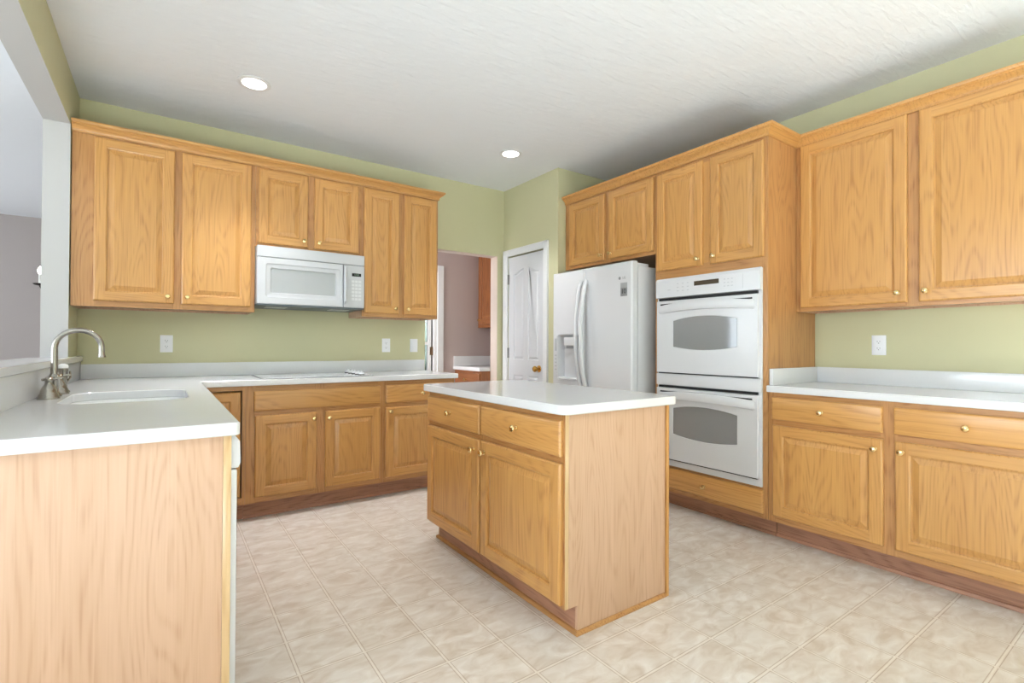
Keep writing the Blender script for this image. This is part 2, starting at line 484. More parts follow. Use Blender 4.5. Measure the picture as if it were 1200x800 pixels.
# rooms beyond
struct('wall_dining', MB().box(XW, 0.9, YD - 0.1, YD, 0, ZC).box(0.9, 1.0, YH0, YD, 0, ZC), TAUPE)
wo = MB()
for y0, y1, z0, z1 in ((YF, 0.1, 0, ZC), (2.3, 5.6, 0, ZC), (7.2, YD, 0, ZC), (0.1, 2.3, 0, 0.8), (0.1, 2.3, 2.2, ZC), (5.6, 7.2, 0, 0.8), (5.6, 7.2, 2.2, ZC)):
    wo.box(XW - 0.1, XW, y0, y1, z0, z1)
struct('wall_outer', wo, GREIGE)
wf = MB()
for x0, x1, z0, z1 in ((XW, -2.25, 0, ZC), (-2.25, 0.05, 2.1, ZC), (0.05, 1.42, 0, ZC), (1.42, 2.28, 0, 0.82), (1.42, 2.28, 2.18, ZC), (2.28, 2.57, 0, ZC),
                       (2.57, 3.27, 0, 0.82), (2.57, 3.27, 2.18, ZC), (3.27, XR, 0, ZC)):
    wf.box(x0, x1, YF - 0.12, YF, z0, z1)
struct('wall_front', wf, GREEN)


def window(name, axis, a0, a1, z0, z1, c):
    m = MB(); t = 0.05
    def bx(p0, p1, q0, q1, d0, d1, mb):
        if axis == 'Y': mb.box(p0, p1, c + d0, c + d1, q0, q1)
        else: mb.box(c + d0, c + d1, p0, p1, q0, q1)
    bx(a0, a0 + t, z0, z1, -0.05, 0.05, m); bx(a1 - t, a1, z0, z1, -0.05, 0.05, m)
    bx(a0 + t, a1 - t, z0, z0 + t, -0.05, 0.05, m); bx(a0 + t, a1 - t, z1 - t, z1, -0.05, 0.05, m)
    mid = (a0 + a1) / 2; bx(mid - 0.02, mid + 0.02, z0 + t, z1 - t, -0.03, 0.03, m)
    o = struct(name, m, WTRIM)
    g = MB(); bx(a0 + t, mid - 0.02, z0 + t, z1 - t, -0.004, 0.004, g); bx(mid + 0.02, a1 - t, z0 + t, z1 - t, -0.004, 0.004, g)
    p = g.build('window_pane', PANE, o, smooth=0)
    return o


window('window_1', 'Y', 1.42, 2.28, 0.82, 2.18, YF - 0.06)
window('window_2', 'Y', 2.57, 3.27, 0.82, 2.18, YF - 0.06)
window('door_3', 'Y', -2.25, 0.05, 0.0, 2.1, YF - 0.06)
window('window_3', 'X', 0.1, 2.3, 0.8, 2.2, XW - 0.05)
window('window_4', 'X', 5.6, 7.2, 0.8, 2.2, XW - 0.05)

# passage: far wall with an outside door, and an end wall
EX0, EX1, EZ = 1.60, 2.44, 1.945
wh = MB().box(EX1, XR, YH1, YH1 + 0.12, 0, ZC).box(1.0, EX0, YH1, YH1 + 0.12, 0, ZC).box(EX0, EX1, YH1, YH1 + 0.12, EZ, ZC)
wh.box(3.30, 3.40, YH0, YH1, 0, ZC)
struct('wall_passage', wh, MAUVE)
tr = MB()
tr.box(EX1, EX1 + 0.072, YH1 - 0.018, YH1, 0, EZ + 0.07, bev=0.004); tr.box(EX0 - 0.072, EX0, YH1 - 0.018, YH1, 0, EZ + 0.07, bev=0.004)
tr.box(EX0, EX1, YH1 - 0.018, YH1, EZ, EZ + 0.07, bev=0.004)
struct('trim_2', tr, WTRIM)
# outside door: open glass leaf in a white jamb
jb = MB().box(EX1 - 0.03, EX1, YH1, YH1 + 0.12, 0, EZ).box(EX0, EX0 + 0.03, YH1, YH1 + 0.12, 0, EZ).box(EX0 + 0.03, EX1 - 0.03, YH1, YH1 + 0.12, EZ - 0.03, EZ)
struct('trim_3', jb, WTRIM)
d2 = MB()
ax0, ax1 = EX0 + 0.035, EX1 - 0.052
ya, yb_ = YH1 + 0.035, YH1 + 0.075
d2.box(ax0, ax0 + 0.035, ya, yb_, 0.01, EZ - 0.035); d2.box(ax1 - 0.035, ax1, ya, yb_, 0.01, EZ - 0.035)
d2.box(ax0 + 0.035, ax1 - 0.035, ya, yb_, 0.01, 0.25); d2.box(ax0 + 0.035, ax1 - 0.035, ya, yb_, EZ - 0.11, EZ - 0.035)
d2.box(ax0 + 0.035, ax1 - 0.035, ya + 0.005, yb_ - 0.005, 1.145, 1.18)
door2 = struct('door_2', d2, WTRIM)
MB().box(ax0 + 0.035, ax1 - 0.035, ya + 0.017, ya + 0.023, 0.25, 1.145).box(ax0 + 0.035, ax1 - 0.035, ya + 0.017, ya + 0.023, 1.18, EZ - 0.11).build('door_pane', PANE, door2, smooth=0)
MB().box(ax1 + 0.001, EX1 - 0.031, ya + 0.02, yb_, 0.01, EZ - 0.035).build('weatherstrip', DARK, door2, smooth=0)
for z in (0.25, 1.08, 1.72):
    h = MB().box(ax1 - 0.016, EX1 - 0.012 - 0.022, ya - 0.003, ya - 0.0005, z - 0.045, z + 0.045, bev=0.0008)
    h.lathe([(0.007, -0.047), (0.007, 0.047)], (ax1 + 0.008, ya - 0.008, z), n=12)
    h.build('hinge', BRONZE, door2)
# the garden seen through that door
g = struct('ground', MB().box(-25, 40, 8.7, 60, -0.3, -0.2).box(0.9, 40, 5.04, 8.7, -0.3, -0.2), LAWN)
hb = MB()
for i in range(40):
    x = 4 + i * 0.55 + random.uniform(-.1, .1); r = random.uniform(1.0, 1.5); L = []
    for k in range(9):
        th = -pi / 2 + pi * k / 8
        L.append([(x + cos(th) * r * 0.7 * cos(2 * pi * j / 14) * random.uniform(.85, 1.1), 24 + cos(th) * r * sin(2 * pi * j / 14) * random.uniform(.85, 1.1),
                   1.0 + 1.3 * sin(th) * random.uniform(.95, 1.08)) for j in range(14)])
    hb.rings(L)
hd = hb.build('garden_hedge', HEDGE); props(hd, 'green hedge outside, glimpsed through the glass door of the passage', 'hedge')


# pantry door with its casing
cs = MB()
CW = 0.064
prof_in = 0.004
cs.box(XP - 0.018, XP, DY1, DY1 + CW, 0, DZ + CW, bev=0.004); cs.box(XP - 0.018, XP, DY0 - CW, DY0, 0, DZ + CW, bev=0.004)
cs.box(XP - 0.018, XP, DY0, DY1, DZ, DZ + CW, bev=0.004)
cs.box(XP - 0.024, XP - 0.018, DY1 + CW - 0.016, DY1 + CW, 0, DZ + CW, bev=0.002); cs.box(XP - 0.024, XP - 0.018, DY0 - CW, DY0 - CW + 0.016, 0, DZ + CW, bev=0.002)
cs.box(XP - 0.024, XP - 0.018, DY0 - CW, DY1 + CW, DZ + CW - 0.016, DZ + CW, bev=0.002)
struct('trim_1', cs, WTRIM)
d1 = bpy.data.objects.new('door_1', None); COL.objects.link(d1); d1['kind'] = 'structure'
d1.location = (XP + 0.004, DY1 - 0.003, 0.0); d1.rotation_euler = (0, 0, R(-90))
DW, DH = DY1 - DY0 - 0.006, DZ - 0.012


def arched(x0, x1, z0, z1, rise, side):
    """panel outline; the top climbs by rise towards its inner side"""
    pts = [(x0, z0), (x1, z0)]
    k = 8
    top = []
    for i in range(k + 1):
        t = i / k; s = t if side == 'R' else 1 - t
        top.append((x0 + (x1 - x0) * t, z1 + rise * (s * s * (3 - 2 * s))))
    return pts + top[::-1]


pw = 0.165; pxl = 0.088; pxr = DW - 0.088 - pw
panels = [arched(pxl, pxl + pw, 1.005, 1.855, 0.042, 'R'), arched(pxr, pxr + pw, 1.005, 1.855, 0.042, 'L'),
          arched(pxl, pxl + pw, 0.24, 0.855, 0, 'R'), arched(pxr, pxr + pw, 0.24, 0.855, 0, 'L')]
db = MB().prism([(0, 0.01), (DW, 0.01), (DW, DH), (0, DH)], 0.0, 0.035, 'Y', holes=panels)
for p in panels:
    L = [[(q[0], y, q[1]) for q in offset_poly(p, d)] for d, y in ((0, 0.0), (0.005, 0.009), (0.014, 0.010), (0.030, 0.0015))]
    db.rings(L, 0, False, True)
db.build('door_leaf', plain('white_door_paint', srgb(218, 219, 222), 0.4, noise=0.005), d1, smooth=0)
kb = MB().lathe([(0.032, 0.0), (0.032, 0.004), (0.026, 0.008), (0.012, 0.012), (0.011, 0.03), (0.02, 0.036), (0.028, 0.046), (0.028, 0.056), (0.02, 0.066), (0.001, 0.069)], (DW - 0.075, 0, 0.927), '-Y')
kb.build('door_knob', GOLD, d1)
for z in (0.25, 1.07, 1.81):
    MB().box(-0.004, 0.014, -0.004, -0.0005, z - 0.05, z + 0.05, bev=0.001).lathe([(0.007, -0.05), (0.007, 0.05)], (-0.002, -0.007, z), n=12).build('hinge', HINGE, d1)

# ------------------------------------------------------------------ cabinetry
TD = 0.020       # door thickness
FF = 0.019       # face frame thickness


def knob(parent, x, y, z):
    m = MB().lathe([(0.011, 0), (0.011, 0.002), (0.0062, 0.005), (0.0058, 0.012), (0.010, 0.016), (0.0150, 0.020), (0.0158, 0.024), (0.0135, 0.0285), (0.007, 0.031), (0.0005, 0.0315)],
                   (0, 0, 0), '-Y', n=20)
    return m.build('knob', BRASS, parent, loc=(x, y, z))


def door_mesh(w, h, st=0.056):
    """raised panel door, lower left corner at the origin, back at y=0, face at y=-TD"""
    m = MB(); T = TD
    def rect(i, y): return [(i, y, i), (w - i, y, i), (w - i, y, h - i), (i, y, h - i)]
    m.rings([rect(0, 0), rect(0, -T + 0.007), rect(0.003, -T + 0.003), rect(0.008, -T)], 0, True, False)
    e = 0.008
    fr = lambda x0, x1, z0, z1, mt: m.add([(x0, -T, z0), (x1, -T, z0), (x1, -T, z1), (x0, -T, z1)], [(0, 1, 2, 3)], mt)
    fr(e, st, e, h - e, 0); fr(w - st, w - e, e, h - e, 0)
    fr(st, w - st, e, st, 1); fr(st, w - st, h - st, h - e, 1)
    L = [rect(st + d, y) for d, y in ((0, -T), (0.004, -T + 0.0015), (0.007, -T + 0.004), (0.008, -T + 0.0105), (0.014, -T + 0.0110), (0.038, -T + 0.0035), (0.0395, -T + 0.0025))]
    for i in range(len(L) - 1): m.rings(L[i:i + 2], 0, False, i == len(L) - 2)
    return m


def drawer_mesh(w, h):
    m = MB(); T = TD
    def rect(i, y): return [(i, y, i), (w - i, y, i), (w - i, y, h - i), (i, y, h - i)]
    return m.rings([rect(0, 0), rect(0, -T + 0.008), rect(0.003, -T + 0.004), rect(0.009, -T + 0.001), rect(0.013, -T)], 0)


def put_door(root, x0, x1, z0, z1, kx=None, kz=None, mats=None, y=0.0):
    o = door_mesh(x1 - x0, z1 - z0).build('door', mats or OAKS, root, loc=(x0, y, z0), smooth=20)
    if kx is not None: knob(o, kx - x0, -TD, kz - z0)
    return o


def put_drawer(root, x0, x1, z0, z1, kx=None, kz=None, name='drawer_front', mat=None):
    o = drawer_mesh(x1 - x0, z1 - z0).build(name, mat or OAKH, root, loc=(x0, 0, z0), smooth=20)
    if kx is not None: knob(o, kx - x0, -TD, kz - z0)
    return o


def frame(root, W, z0, z1, stiles, rails, mats=None, edge=0):
    """stiles: (x0, x1); rails: (x0, x1, z0, z1)"""
    m = MB()
    for x0, x1 in stiles: m.box(x0, x1, 0, FF, z0, z1, 0, mats={'+x': edge if x1 == W else 0})
    for x0, x1, a0, a1 in rails: m.box(x0, x1, 0, FF, a0, a1, 1)
    return m.build('face_frame', mats or FRAME, root, smooth=0)


def carcass(root, W, D, z0, z1, top=True, mat=None, shelf=()):
    m = MB(); t = 0.016; y0 = FF
    m.box(0, t, y0, D, z0, z1); m.box(W - t, W, y0, D, z0, z1)
    m.box(t, W - t, D - 0.008, D, z0, z1); m.box(t, W - t, y0, D - 0.008, z0 + 0.012, z0 + 0.012 + t)
    if top: m.box(t, W - t, y0, D - 0.008, z1 - t, z1)
    for s in shelf: m.box(t, W - t, y0, D - 0.008, s, s + t)
    return m.build('carcass', mat or PANV, root, smooth=0)


def toe(root, W, rec, D, z1=0.115, x0=0.0):
    m = MB().box(x0, W, rec, rec + 0.016, 0, z1)
    o = m.build('toe_kick', TOEH, root, smooth=0)
    q = MB().prism([(rec - 0.0005, 0.0), (rec - 0.012, 0.0), (rec - 0.012, 0.008), (rec - 0.007, 0.017), (rec - 0.0005, 0.018)], x0, W, 'X')
    q.build('shoe_molding', TOEH, o, smooth=30)
    return o


UB, UT = 1.368, 2.412     # wall cabinet bottom and top
# --- wall cabinets on the back wall (face plane y = 3.873)
YU = 3.873; DU = YB - YU - 0.001


def upper(label, x0, x1, z0, doors, rails_z):
    r = thing('wall_cabinet', label, 'cabinet', (x0, YU, 0), 0)
    W = x1 - x0
    carcass(r, W, DU, z0, UT)
    (a0, a1, k0), (b0, b1, k1) = [(d[0] - x0, d[1] - x0, d[2] - x0) for d in doors]
    st = [(0, a0 + 0.012), (a1 - 0.012, b0 + 0.012), (b1 - 0.012, W)]
    zb, zt = rails_z
    rl = []
    for i in range(2):
        rl += [(st[i][1], st[i + 1][0], z0, zb + 0.012), (st[i][1], st[i + 1][0], zt - 0.012, UT)]
    frame(r, W, z0, UT, st, rl)
    kz = zb + 0.045
    put_door(r, a0, a1, zb, zt, k0, kz); put_door(r, b0, b1, zb, zt, k1, kz)
    return r


upper('two-door oak wall cabinet left of the white microwave, above the sink corner', -0.455, 0.515, UB,
      [(-0.352, 0.048, 0.014), (0.086, 0.489, 0.120)], (1.402, 2.387))
upper('short two-door oak wall cabinet directly above the white microwave', 0.517, 1.270, 1.834,
      [(0.535, 0.864, 0.832), (0.908, 1.240, 0.940)], (1.857, 2.385))
upper('narrow two-door oak wall cabinet right of the microwave, next to the open doorway', 1.272, 1.930, UB,
      [(1.284, 1.574, 1.540), (1.620, 1.915, 1.651)], (1.396, 2.386))

CROWN = [(0.0, 2.398), (0.011, 2.398), (0.012, 2.405), (0.009, 2.407), (0.010, 2.412), (0.017, 2.420), (0.031, 2.431), (0.037, 2.434), (0.037, 2.439), (0.047, 2.444), (0.049, 2.450), (0.049, 2.460), (0.0, 2.460)]
CROWN = [(o + 0.0005, z + 0.0) for o, z in CROWN]
c1 = MB(); sweep(c1, [(-0.455, YU), (1.930, YU), (1.930, YB - 0.002)], CROWN)
o = c1.build('crown_molding', OAKH, smooth=30); props(o, 'oak crown molding along the top of the back wall cabinets', 'molding')

# --- tall oven cabinet, cabinet over the refrigerator, cabinets on the right wall (all face -X)
XT = 2.942; YT1, YT0 = 2.357, 1.533              # tall cabinet
DT = XR - XT - 0.002
tall = thing('oven_cabinet', 'tall oak cabinet housing the white double oven, with two doors above and a drawer below', 'cabinet', (XT, YT1, 0), -90)
W = YT1 - YT0
lx = lambda y: YT1 - y
t_ = MB(); tk = 0.018
t_.prism([(FF, 0.115), (0.1005, 0.115), (0.1005, 0.0), (DT, 0.0), (DT, 2.412), (FF, 2.412)], 0, tk, 'X'); t_.prism([(FF, 0.115), (0.1005, 0.115), (0.1005, 0.0), (DT, 0.0), (DT, 2.412), (FF, 2.412)], W - tk, W, 'X')
t_.box(tk, W - tk, DT - 0.01, DT, 0.115, 2.412)
for z in (0.125, 0.283, 1.640, 2.394): t_.box(tk, W - tk, FF, DT - 0.01, z, z + 0.016)
t_.build('carcass', FRV, tall, smooth=0)
frame(tall, W, 0.115, 2.412, [(0, 0.036), (W - 0.036, W)],
      [(0.036, W - 0.036, 0.115, 0.155), (0.036, W - 0.036, 0.284, 0.300), (0.036, W - 0.036, 1.613, 1.700), (0.036, W - 0.036, 2.372, 2.412)])
MB().box(lx(1.965) - 0.012, lx(1.908) + 0.012, 0, FF, 1.700, 2.372).build('center_stile', OAKV, tall, smooth=0)
put_door(tall, lx(2.338), lx(1.965), 1.684, 2.386, lx(1.995), 1.728); put_door(tall, lx(1.908), lx(1.553), 1.684, 2.386, lx(1.878), 1.733)
put_drawer(tall, lx(2.335), lx(1.555), 0.146, 0.286, lx(1.945), 0.216)
toe(tall, W, 0.1, DT)

YV1 = 3.352
of = thing('wall_cabinet', 'deep two-door oak cabinet above the white refrigerator', 'cabinet', (XT, YV1, 0), -90)
lo = lambda y: YV1 - y
W2 = YV1 - YT1 - 0.001
carcass(of, W2, DT, 1.818, 2.412)
frame(of, W2, 1.818, 2.412, [(0, lo(3.29) + 0.012), (lo(2.864) - 0.012, lo(2.818) + 0.012), (lo(2.372) - 0.012, W2)],
      [(lo(3.29) + 0.012, lo(2.864) - 0.012, 1.818, 1.855), (lo(3.29) + 0.012, lo(2.864) - 0.012, 2.372, 2.412),
       (lo(2.818) + 0.012, lo(2.372) - 0.012, 1.818, 1.855), (lo(2.818) + 0.012, lo(2.372) - 0.012, 2.372, 2.412)])
put_door(of, lo(3.290), lo(2.864), 1.843, 2.386, lo(2.895), 1.886); put_door(of, lo(2.818), lo(2.372), 1.843, 2.386, lo(2.790), 1.886)

XU = 3.285; YE = 0.30
ru = thing('wall_cabinet', 'large two-door oak wall cabinet on the right wall above the outlet', 'cabinet', (XU, YT0 - 0.002, 0), -90)
Wr = YT0 - YE; Du = XR - XU - 0.001
lr = lambda y: YT0 - 0.002 - y
carcass(ru, Wr, Du, UB - 0.004, 2.412)
stl = [(0, lr(1.502) + 0.012), (lr(0.954) - 0.012, lr(0.904) + 0.012), (lr(0.354) - 0.012, Wr)]
frame(ru, Wr, UB - 0.004, 2.412, stl, [(stl[i][1], stl[i + 1][0], za, zb) for i in range(2) for za, zb in ((UB - 0.004, 1.398), (2.390, 2.412))])
put_door(ru, lr(1.502), lr(0.954), 1.386, 2.405, lr(0.993), 1.439); put_door(ru, lr(0.904), lr(0.354), 1.386, 2.405, lr(0.872), 1.441)
c2 = MB(); sweep(c2, [(XT, YV1), (XT, YT0), (XU, YT0), (XU, YE)], [(o, z + 0.008 if z > 2.401 else z + 0.006) for o, z in CROWN])
o = c2.build('crown_molding', OAKH, smooth=30); props(o, 'oak crown molding stepping around the oven cabinet and right wall cabinets', 'molding')

XBF = 2.945
rb = thing('base_cabinet', 'oak base cabinet with two drawers and two doors under the right wall counter', 'cabinet', (XBF, YT0 - 0.002, 0), -90)
Db = XR - XBF - 0.001
carcass(rb, Wr, Db, 0.115, 0.8755, top=False)
stl = [(0, 0.04), (lr(0.956) - 0.012, lr(0.908) + 0.012), (lr(0.36) - 0.012, Wr)]
frame(rb, Wr, 0.115, 0.8755, stl, [(stl[i][1], stl[i + 1][0], za, zb) for i in range(2) for za, zb in ((0.115, 0.165), (0.672, 0.728), (0.836, 0.8755))])
put_drawer(rb, lr(1.508), lr(0.957), 0.716, 0.848, lr(1.236), 0.784); put_drawer(rb, lr(0.910), lr(0.360), 0.716, 0.848, lr(0.639), 0.784)
put_door(rb, lr(1.502), lr(0.954), 0.152, 0.684, lr(0.988), 0.632); put_door(rb, lr(0.906), lr(0.358), 0.152, 0.684, lr(0.876), 0.634)
toe(rb, Wr, 0.1, Db)

# --- base cabinets on the back wall
YBF = 3.588; DB = YB - YBF - 0.002
def base_back(label, x0, x1):
    r = thing('base_cabinet', label, 'cabinet', (x0, YBF, 0), 0)
    carcass(r, x1 - x0, DB, 0.115, 0.8755, top=False)
    toe(r, x1 - x0, 0.085, DB)
    return r


gx0, gx1 = 0.431, 1.345
gh = base_back('oak base cabinet under the cooktop, two doors below one wide false drawer', gx0, gx1)
Wg = gx1 - gx0
frame(gh, Wg, 0.115, 0.8755, [(0, 0.058), (0.866 - gx0 - 0.012, 0.923 - gx0 + 0.012), (1.317 - gx0 - 0.012, Wg)],
      [(0.058, 0.866 - gx0 - 0.012, a, b) for a, b in ((0.115, 0.165), (0.665, 0.722), (0.826, 0.8755))] +
      [(0.923 - gx0 + 0.012, 1.317 - gx0 - 0.012, a, b) for a, b in ((0.115, 0.165), (0.665, 0.722), (0.826, 0.8755))])
put_drawer(gh, 0.477 - gx0, 1.319 - gx0, 0.708, 0.840, name='false_drawer_front')
put_door(gh, 0.483 - gx0, 0.867 - gx0, 0.150, 0.681, 0.845 - gx0, 0.637); put_door(gh, 0.922 - gx0, 1.318 - gx0, 0.150, 0.681, 0.946 - gx0, 0.634)
ix0, ix1 = 1.346, 1.945
ib = base_back('narrow oak base cabinet with one drawer and door at the doorway end', ix0, ix1)
Wi = ix1 - ix0
frame(ib, Wi, 0.115, 0.8755, [(0, 0.03), (Wi - 0.03, Wi)], [(0.03, Wi - 0.03, a, b) for a, b in ((0.115, 0.165), (0.655, 0.722), (0.826, 0.8755))])
put_drawer(ib, 0.016, Wi - 0.016, 0.706, 0.842, 1.650 - ix0, 0.770)
put_door(ib, 0.016, Wi - 0.016, 0.150, 0.674, 1.392 - ix0, 0.645)

# corner cabinet with folding doors, one leaf on each face
XPF = 0.150                                       # face plane of the peninsula cabinets
cc = thing('corner_cabinet', 'oak corner base cabinet with folding doors between sink peninsula and cooktop cabinet', 'cabinet', (0, YBF, 0), 0)
m = MB(); t = 0.016
xa, yl = -0.438, 3.13 - YBF
m.box(xa, xa + t, yl, DB, 0.115, 0.8755); m.box(xa + t, 0.430, DB - t, DB, 0.115, 0.8755); m.box(0.430 - t, 0.430, FF, DB - t, 0.115, 0.8755)
m.box(xa + t, XPF - FF, yl, yl + t, 0.115, 0.8755)
m.prism([(xa + t, yl + t), (XPF - FF, yl + t), (XPF - FF, FF), (0.430 - t, FF), (0.430 - t, DB - t), (xa + t, DB - t)], 0.127, 0.143)
m.build('carcass', PANV, cc, smooth=0)
m = MB()
m.box(0.412, 0.430, 0, FF, 0.115, 0.8755, 0); m.box(XPF, 0.412, 0, FF, 0.846, 0.8755, 1); m.box(XPF, 0.412, 0, FF, 0.115, 0.158, 1)
m.box(XPF - FF, XPF, yl, yl + 0.03, 0.115, 0.8755, 0); m.box(XPF - FF, XPF, yl + 0.03, FF, 0.846, 0.8755, 0); m.box(XPF - FF, XPF, yl + 0.03, FF, 0.115, 0.158, 0)
m.build('face_frame', FRAME, cc, smooth=0)
put_door(cc, XPF + 0.022, 0.404, 0.164, 0.837, y=0.018)
dl = door_mesh(0.40, 0.673).build('door', OAKS, cc, loc=(XPF - 0.018, yl + 0.036, 0.164), smooth=20); dl.rotation_euler = (0, 0, R(90))
m = MB().box(XPF - 0.085, 0.430, 0.085, 0.101, 0, 0.115).box(XPF - 0.101, XPF - 0.085, yl, 0.101, 0, 0.115); m.build('toe_kick', TOEH, cc, smooth=0)

# --- sink peninsula (cabinets face +X)
sb = thing('base_cabinet', 'oak sink base cabinet inside the peninsula, facing the island', 'cabinet', (XPF, 2.31, 0), 90)
Ws = 3.129 - 2.31; Ds = XPF - XL - 0.022
m = MB()
m.box(0, t, FF, Ds, 0.115, 0.8755); m.box(Ws - t, Ws, FF, Ds, 0.115, 0.8755); m.box(t, Ws - t, Ds - 0.01, Ds, 0.115, 0.8755); m.box(t, Ws - t, FF, Ds - 0.01, 0.127, 0.143)
m.build('carcass', PANV, sb, smooth=0)
frame(sb, Ws, 0.115, 0.8755, [(0, 0.04), (Ws / 2 - 0.03, Ws / 2 + 0.03), (Ws - 0.04, Ws)],
      [(a, b, c, d) for a, b in ((0.04, Ws / 2 - 0.03), (Ws / 2 + 0.03, Ws - 0.04)) for c, d in ((0.115, 0.165), (0.665, 0.722), (0.826, 0.8755))])
put_drawer(sb, 0.03, Ws - 0.03, 0.708, 0.840, name='false_drawer_front')
put_door(sb, 0.03, Ws / 2 - 0.018, 0.150, 0.681, Ws / 2 - 0.05, 0.635); put_door(sb, Ws / 2 + 0.018, Ws - 0.03, 0.150, 0.681, Ws / 2 + 0.05, 0.635)
toe(sb, Ws, 0.085, Ds)

dw = thing('dishwasher', 'white dishwasher in the peninsula, only its front edge showing beside the oak end panel', 'dishwasher', (XPF, 1.705, 0), 90)
Wd = 0.60
MB().box(0.01, Wd - 0.01, 0.03, 0.57, 0.10, 0.865).build('tub', APPL2, dw, smooth=0)
MB().box(0.0, Wd, -0.034, 0.028, 0.12, 0.765, bev=0.006).build('door', APPL, dw)
cp = MB().prism([(0.028, 0.770), (-0.036, 0.770), (-0.043, 0.785), (-0.040, 0.85), (-0.024, 0.872), (0.028, 0.872)], 0.0, Wd, 'X'); cpo = cp.build('control_panel', APPL, dw, smooth=25)
MB().box(0.2, 0.4, -0.046, -0.0405, 0.80, 0.83, bev=0.001).build('latch_handle', GREYP, cpo)
MB().box(0.0, Wd, 0.06, 0.076, 0.0, 0.115).build('toe_kick', APPL2, dw, smooth=0)

ep = thing('end_panel', 'wide pale oak panel closing the near end of the sink peninsula', 'panel', (0, 1.68, 0), 0)
MB().box(XL + 0.001, 0.1435, 0.0, 0.02, 0, 0.8755).build('veneer_panel', PANV, ep, smooth=0)
MB().box(0.144, 0.1655, -0.003, 0.02, 0, 0.8755, bev=0.0015).build('edge_strip', BLOND_SHEEN, ep)

# --- worktops
CT0, CT1 = 0.876, 0.914
ct = thing('countertop', 'long white quartz countertop running along the back wall and over the sink peninsula', 'countertop', (0, 0, 0))
xs0, xs1, ys0, ys1 = -0.335, 0.088, 2.475, 3.04    # sink opening
sink_hole = rrect(xs0, xs1, ys0, ys1, 0.10, 8)
YCF = 3.552
outl = [(XL + 0.001, 1.653), (0.175, 1.653)] + [(0.185, 1.663), (0.185, YCF), (1.962, YCF), (1.962, YB - 0.001), (XL + 0.001, YB - 0.001)]
MB().prism(outl, CT0, CT1, 'Z', bev=0.003, holes=[sink_hole]).build('worktop', QUARTZ, ct, smooth=25)
MB().box(XL + 0.0215, 1.962, YB - 0.021, YB - 0.001, CT1 + 0.0005, 1.010, bev=0.0015).build('backsplash', QUARTZ, ct)
MB().box(XL + 0.001, XL + 0.021, 1.66, YB - 0.001, CT1 + 0.0005, 1.0295, bev=0.001).build('backsplash', QUARTZ, ct)

lg = MB().prism([(-0.43, 1.62), (-0.43, YB - 0.001), (XL + 0.0005, YB - 0.001), (XL + 0.0005, 3.8535), (-0.635, 3.8535), (-0.635, 1.62)], 1.0305, 1.063, 'Z', bev=0.003).build('half_wall_ledge', QUARTZ, smooth=25)
props(lg, 'raised white ledge capping the half wall behind the faucet', 'ledge')

ct2 = thing('countertop', 'white quartz countertop along the right wall, beside the oven cabinet', 'countertop', (0, 0, 0))
MB().prism([(2.918, YE), (2.918, YT0 - 0.003), (XR - 0.001, YT0 - 0.003), (XR - 0.001, YE)], CT0, CT1, 'Z', bev=0.003).build('worktop', QUARTZ, ct2, smooth=25)
MB().box(XR - 0.021, XR - 0.001, YE, YT0 - 0.003, CT1 + 0.0005, 1.012, bev=0.0015).build('backsplash', QUARTZ, ct2)
MB().box(2.952, XR - 0.0215, YT0 - 0.023, YT0 - 0.003, CT1 + 0.0005, 1.012, bev=0.0015).build('side_splash', QUARTZ, ct2)

# --- island
IX0, IX1, IY0, IY1 = 1.280, 1.902, 1.457, 2.662
isl = thing('kitchen_island', 'freestanding oak island cabinet with two drawers and two doors in the middle of the floor', 'island', (IX0, IY1, 0), -90)
Wn, Dn = IY1 - IY0, IX1 - IX0
li = lambda y: IY1 - y
pt = 0.012
side = [(0.0, 0.115), (0.066, 0.115), (0.066, 0.0), (Dn - 0.012, 0.0), (Dn - 0.012, 0.8755), (0.0, 0.8755)]
MB().prism([(FF + .001 if p[0] == 0 else p[0], p[1]) for p in side], 0, pt, 'X').build('end_panel', PANV, isl, smooth=0)
MB().prism([(FF + .001 if p[0] == 0 else p[0], p[1]) for p in side], Wn - pt, Wn, 'X').build('end_panel', PANV, isl, smooth=0)
MB().box(pt, Wn - pt, Dn - 0.024, Dn - 0.012, 0, 0.8755).build('back_panel', PANV, isl, smooth=0)
MB().box(pt, Wn - pt, FF + .001, Dn - 0.024, 0.125, 0.141).build('cabinet_floor', PANV, isl, smooth=0)
stl = [(0, 0.02), (li(2.076) - 0.012, li(2.062) + 0.012), (Wn - 0.026, Wn)]
frame(isl, Wn, 0.115, 0.8755, stl, [(stl[i][1], stl[i + 1][0], za, zb) for i in range(2) for za, zb in ((0.115, 0.165), (0.665, 0.722), (0.838, 0.8755))], edge=2)  # end edge lighter: its sheen is put into the colour
for y in (0,):
    for x0 in (-0.0115, Wn): MB().box(x0 + 0.0005, x0 + 0.0115, Dn - 0.016, Dn, 0, 0.8755, bev=0.002).build('corner_molding', OAKV, isl)
put_drawer(isl, li(2.654), li(2.078), 0.706, 0.848, li(2.369), 0.778); put_drawer(isl, li(2.061), li(1.471), 0.708, 0.850, li(1.758), 0.783)
put_door(isl, li(2.652), li(2.078), 0.128, 0.680, li(2.118), 0.628); put_door(isl, li(2.062), li(1.470), 0.130, 0.682, li(2.022), 0.628)
m = MB().box(pt, Wn - pt, 0.066, 0.080, 0, 0.115); tko = m.build('toe_kick', TOEH, isl, smooth=0)
q = MB().prism([(0.0655, 0.0), (0.054, 0.0), (0.054, 0.008), (0.059, 0.017), (0.0655, 0.018)], -0.001, Wn + 0.001, 'X'); q.build('shoe_molding', FRH, tko, smooth=30)
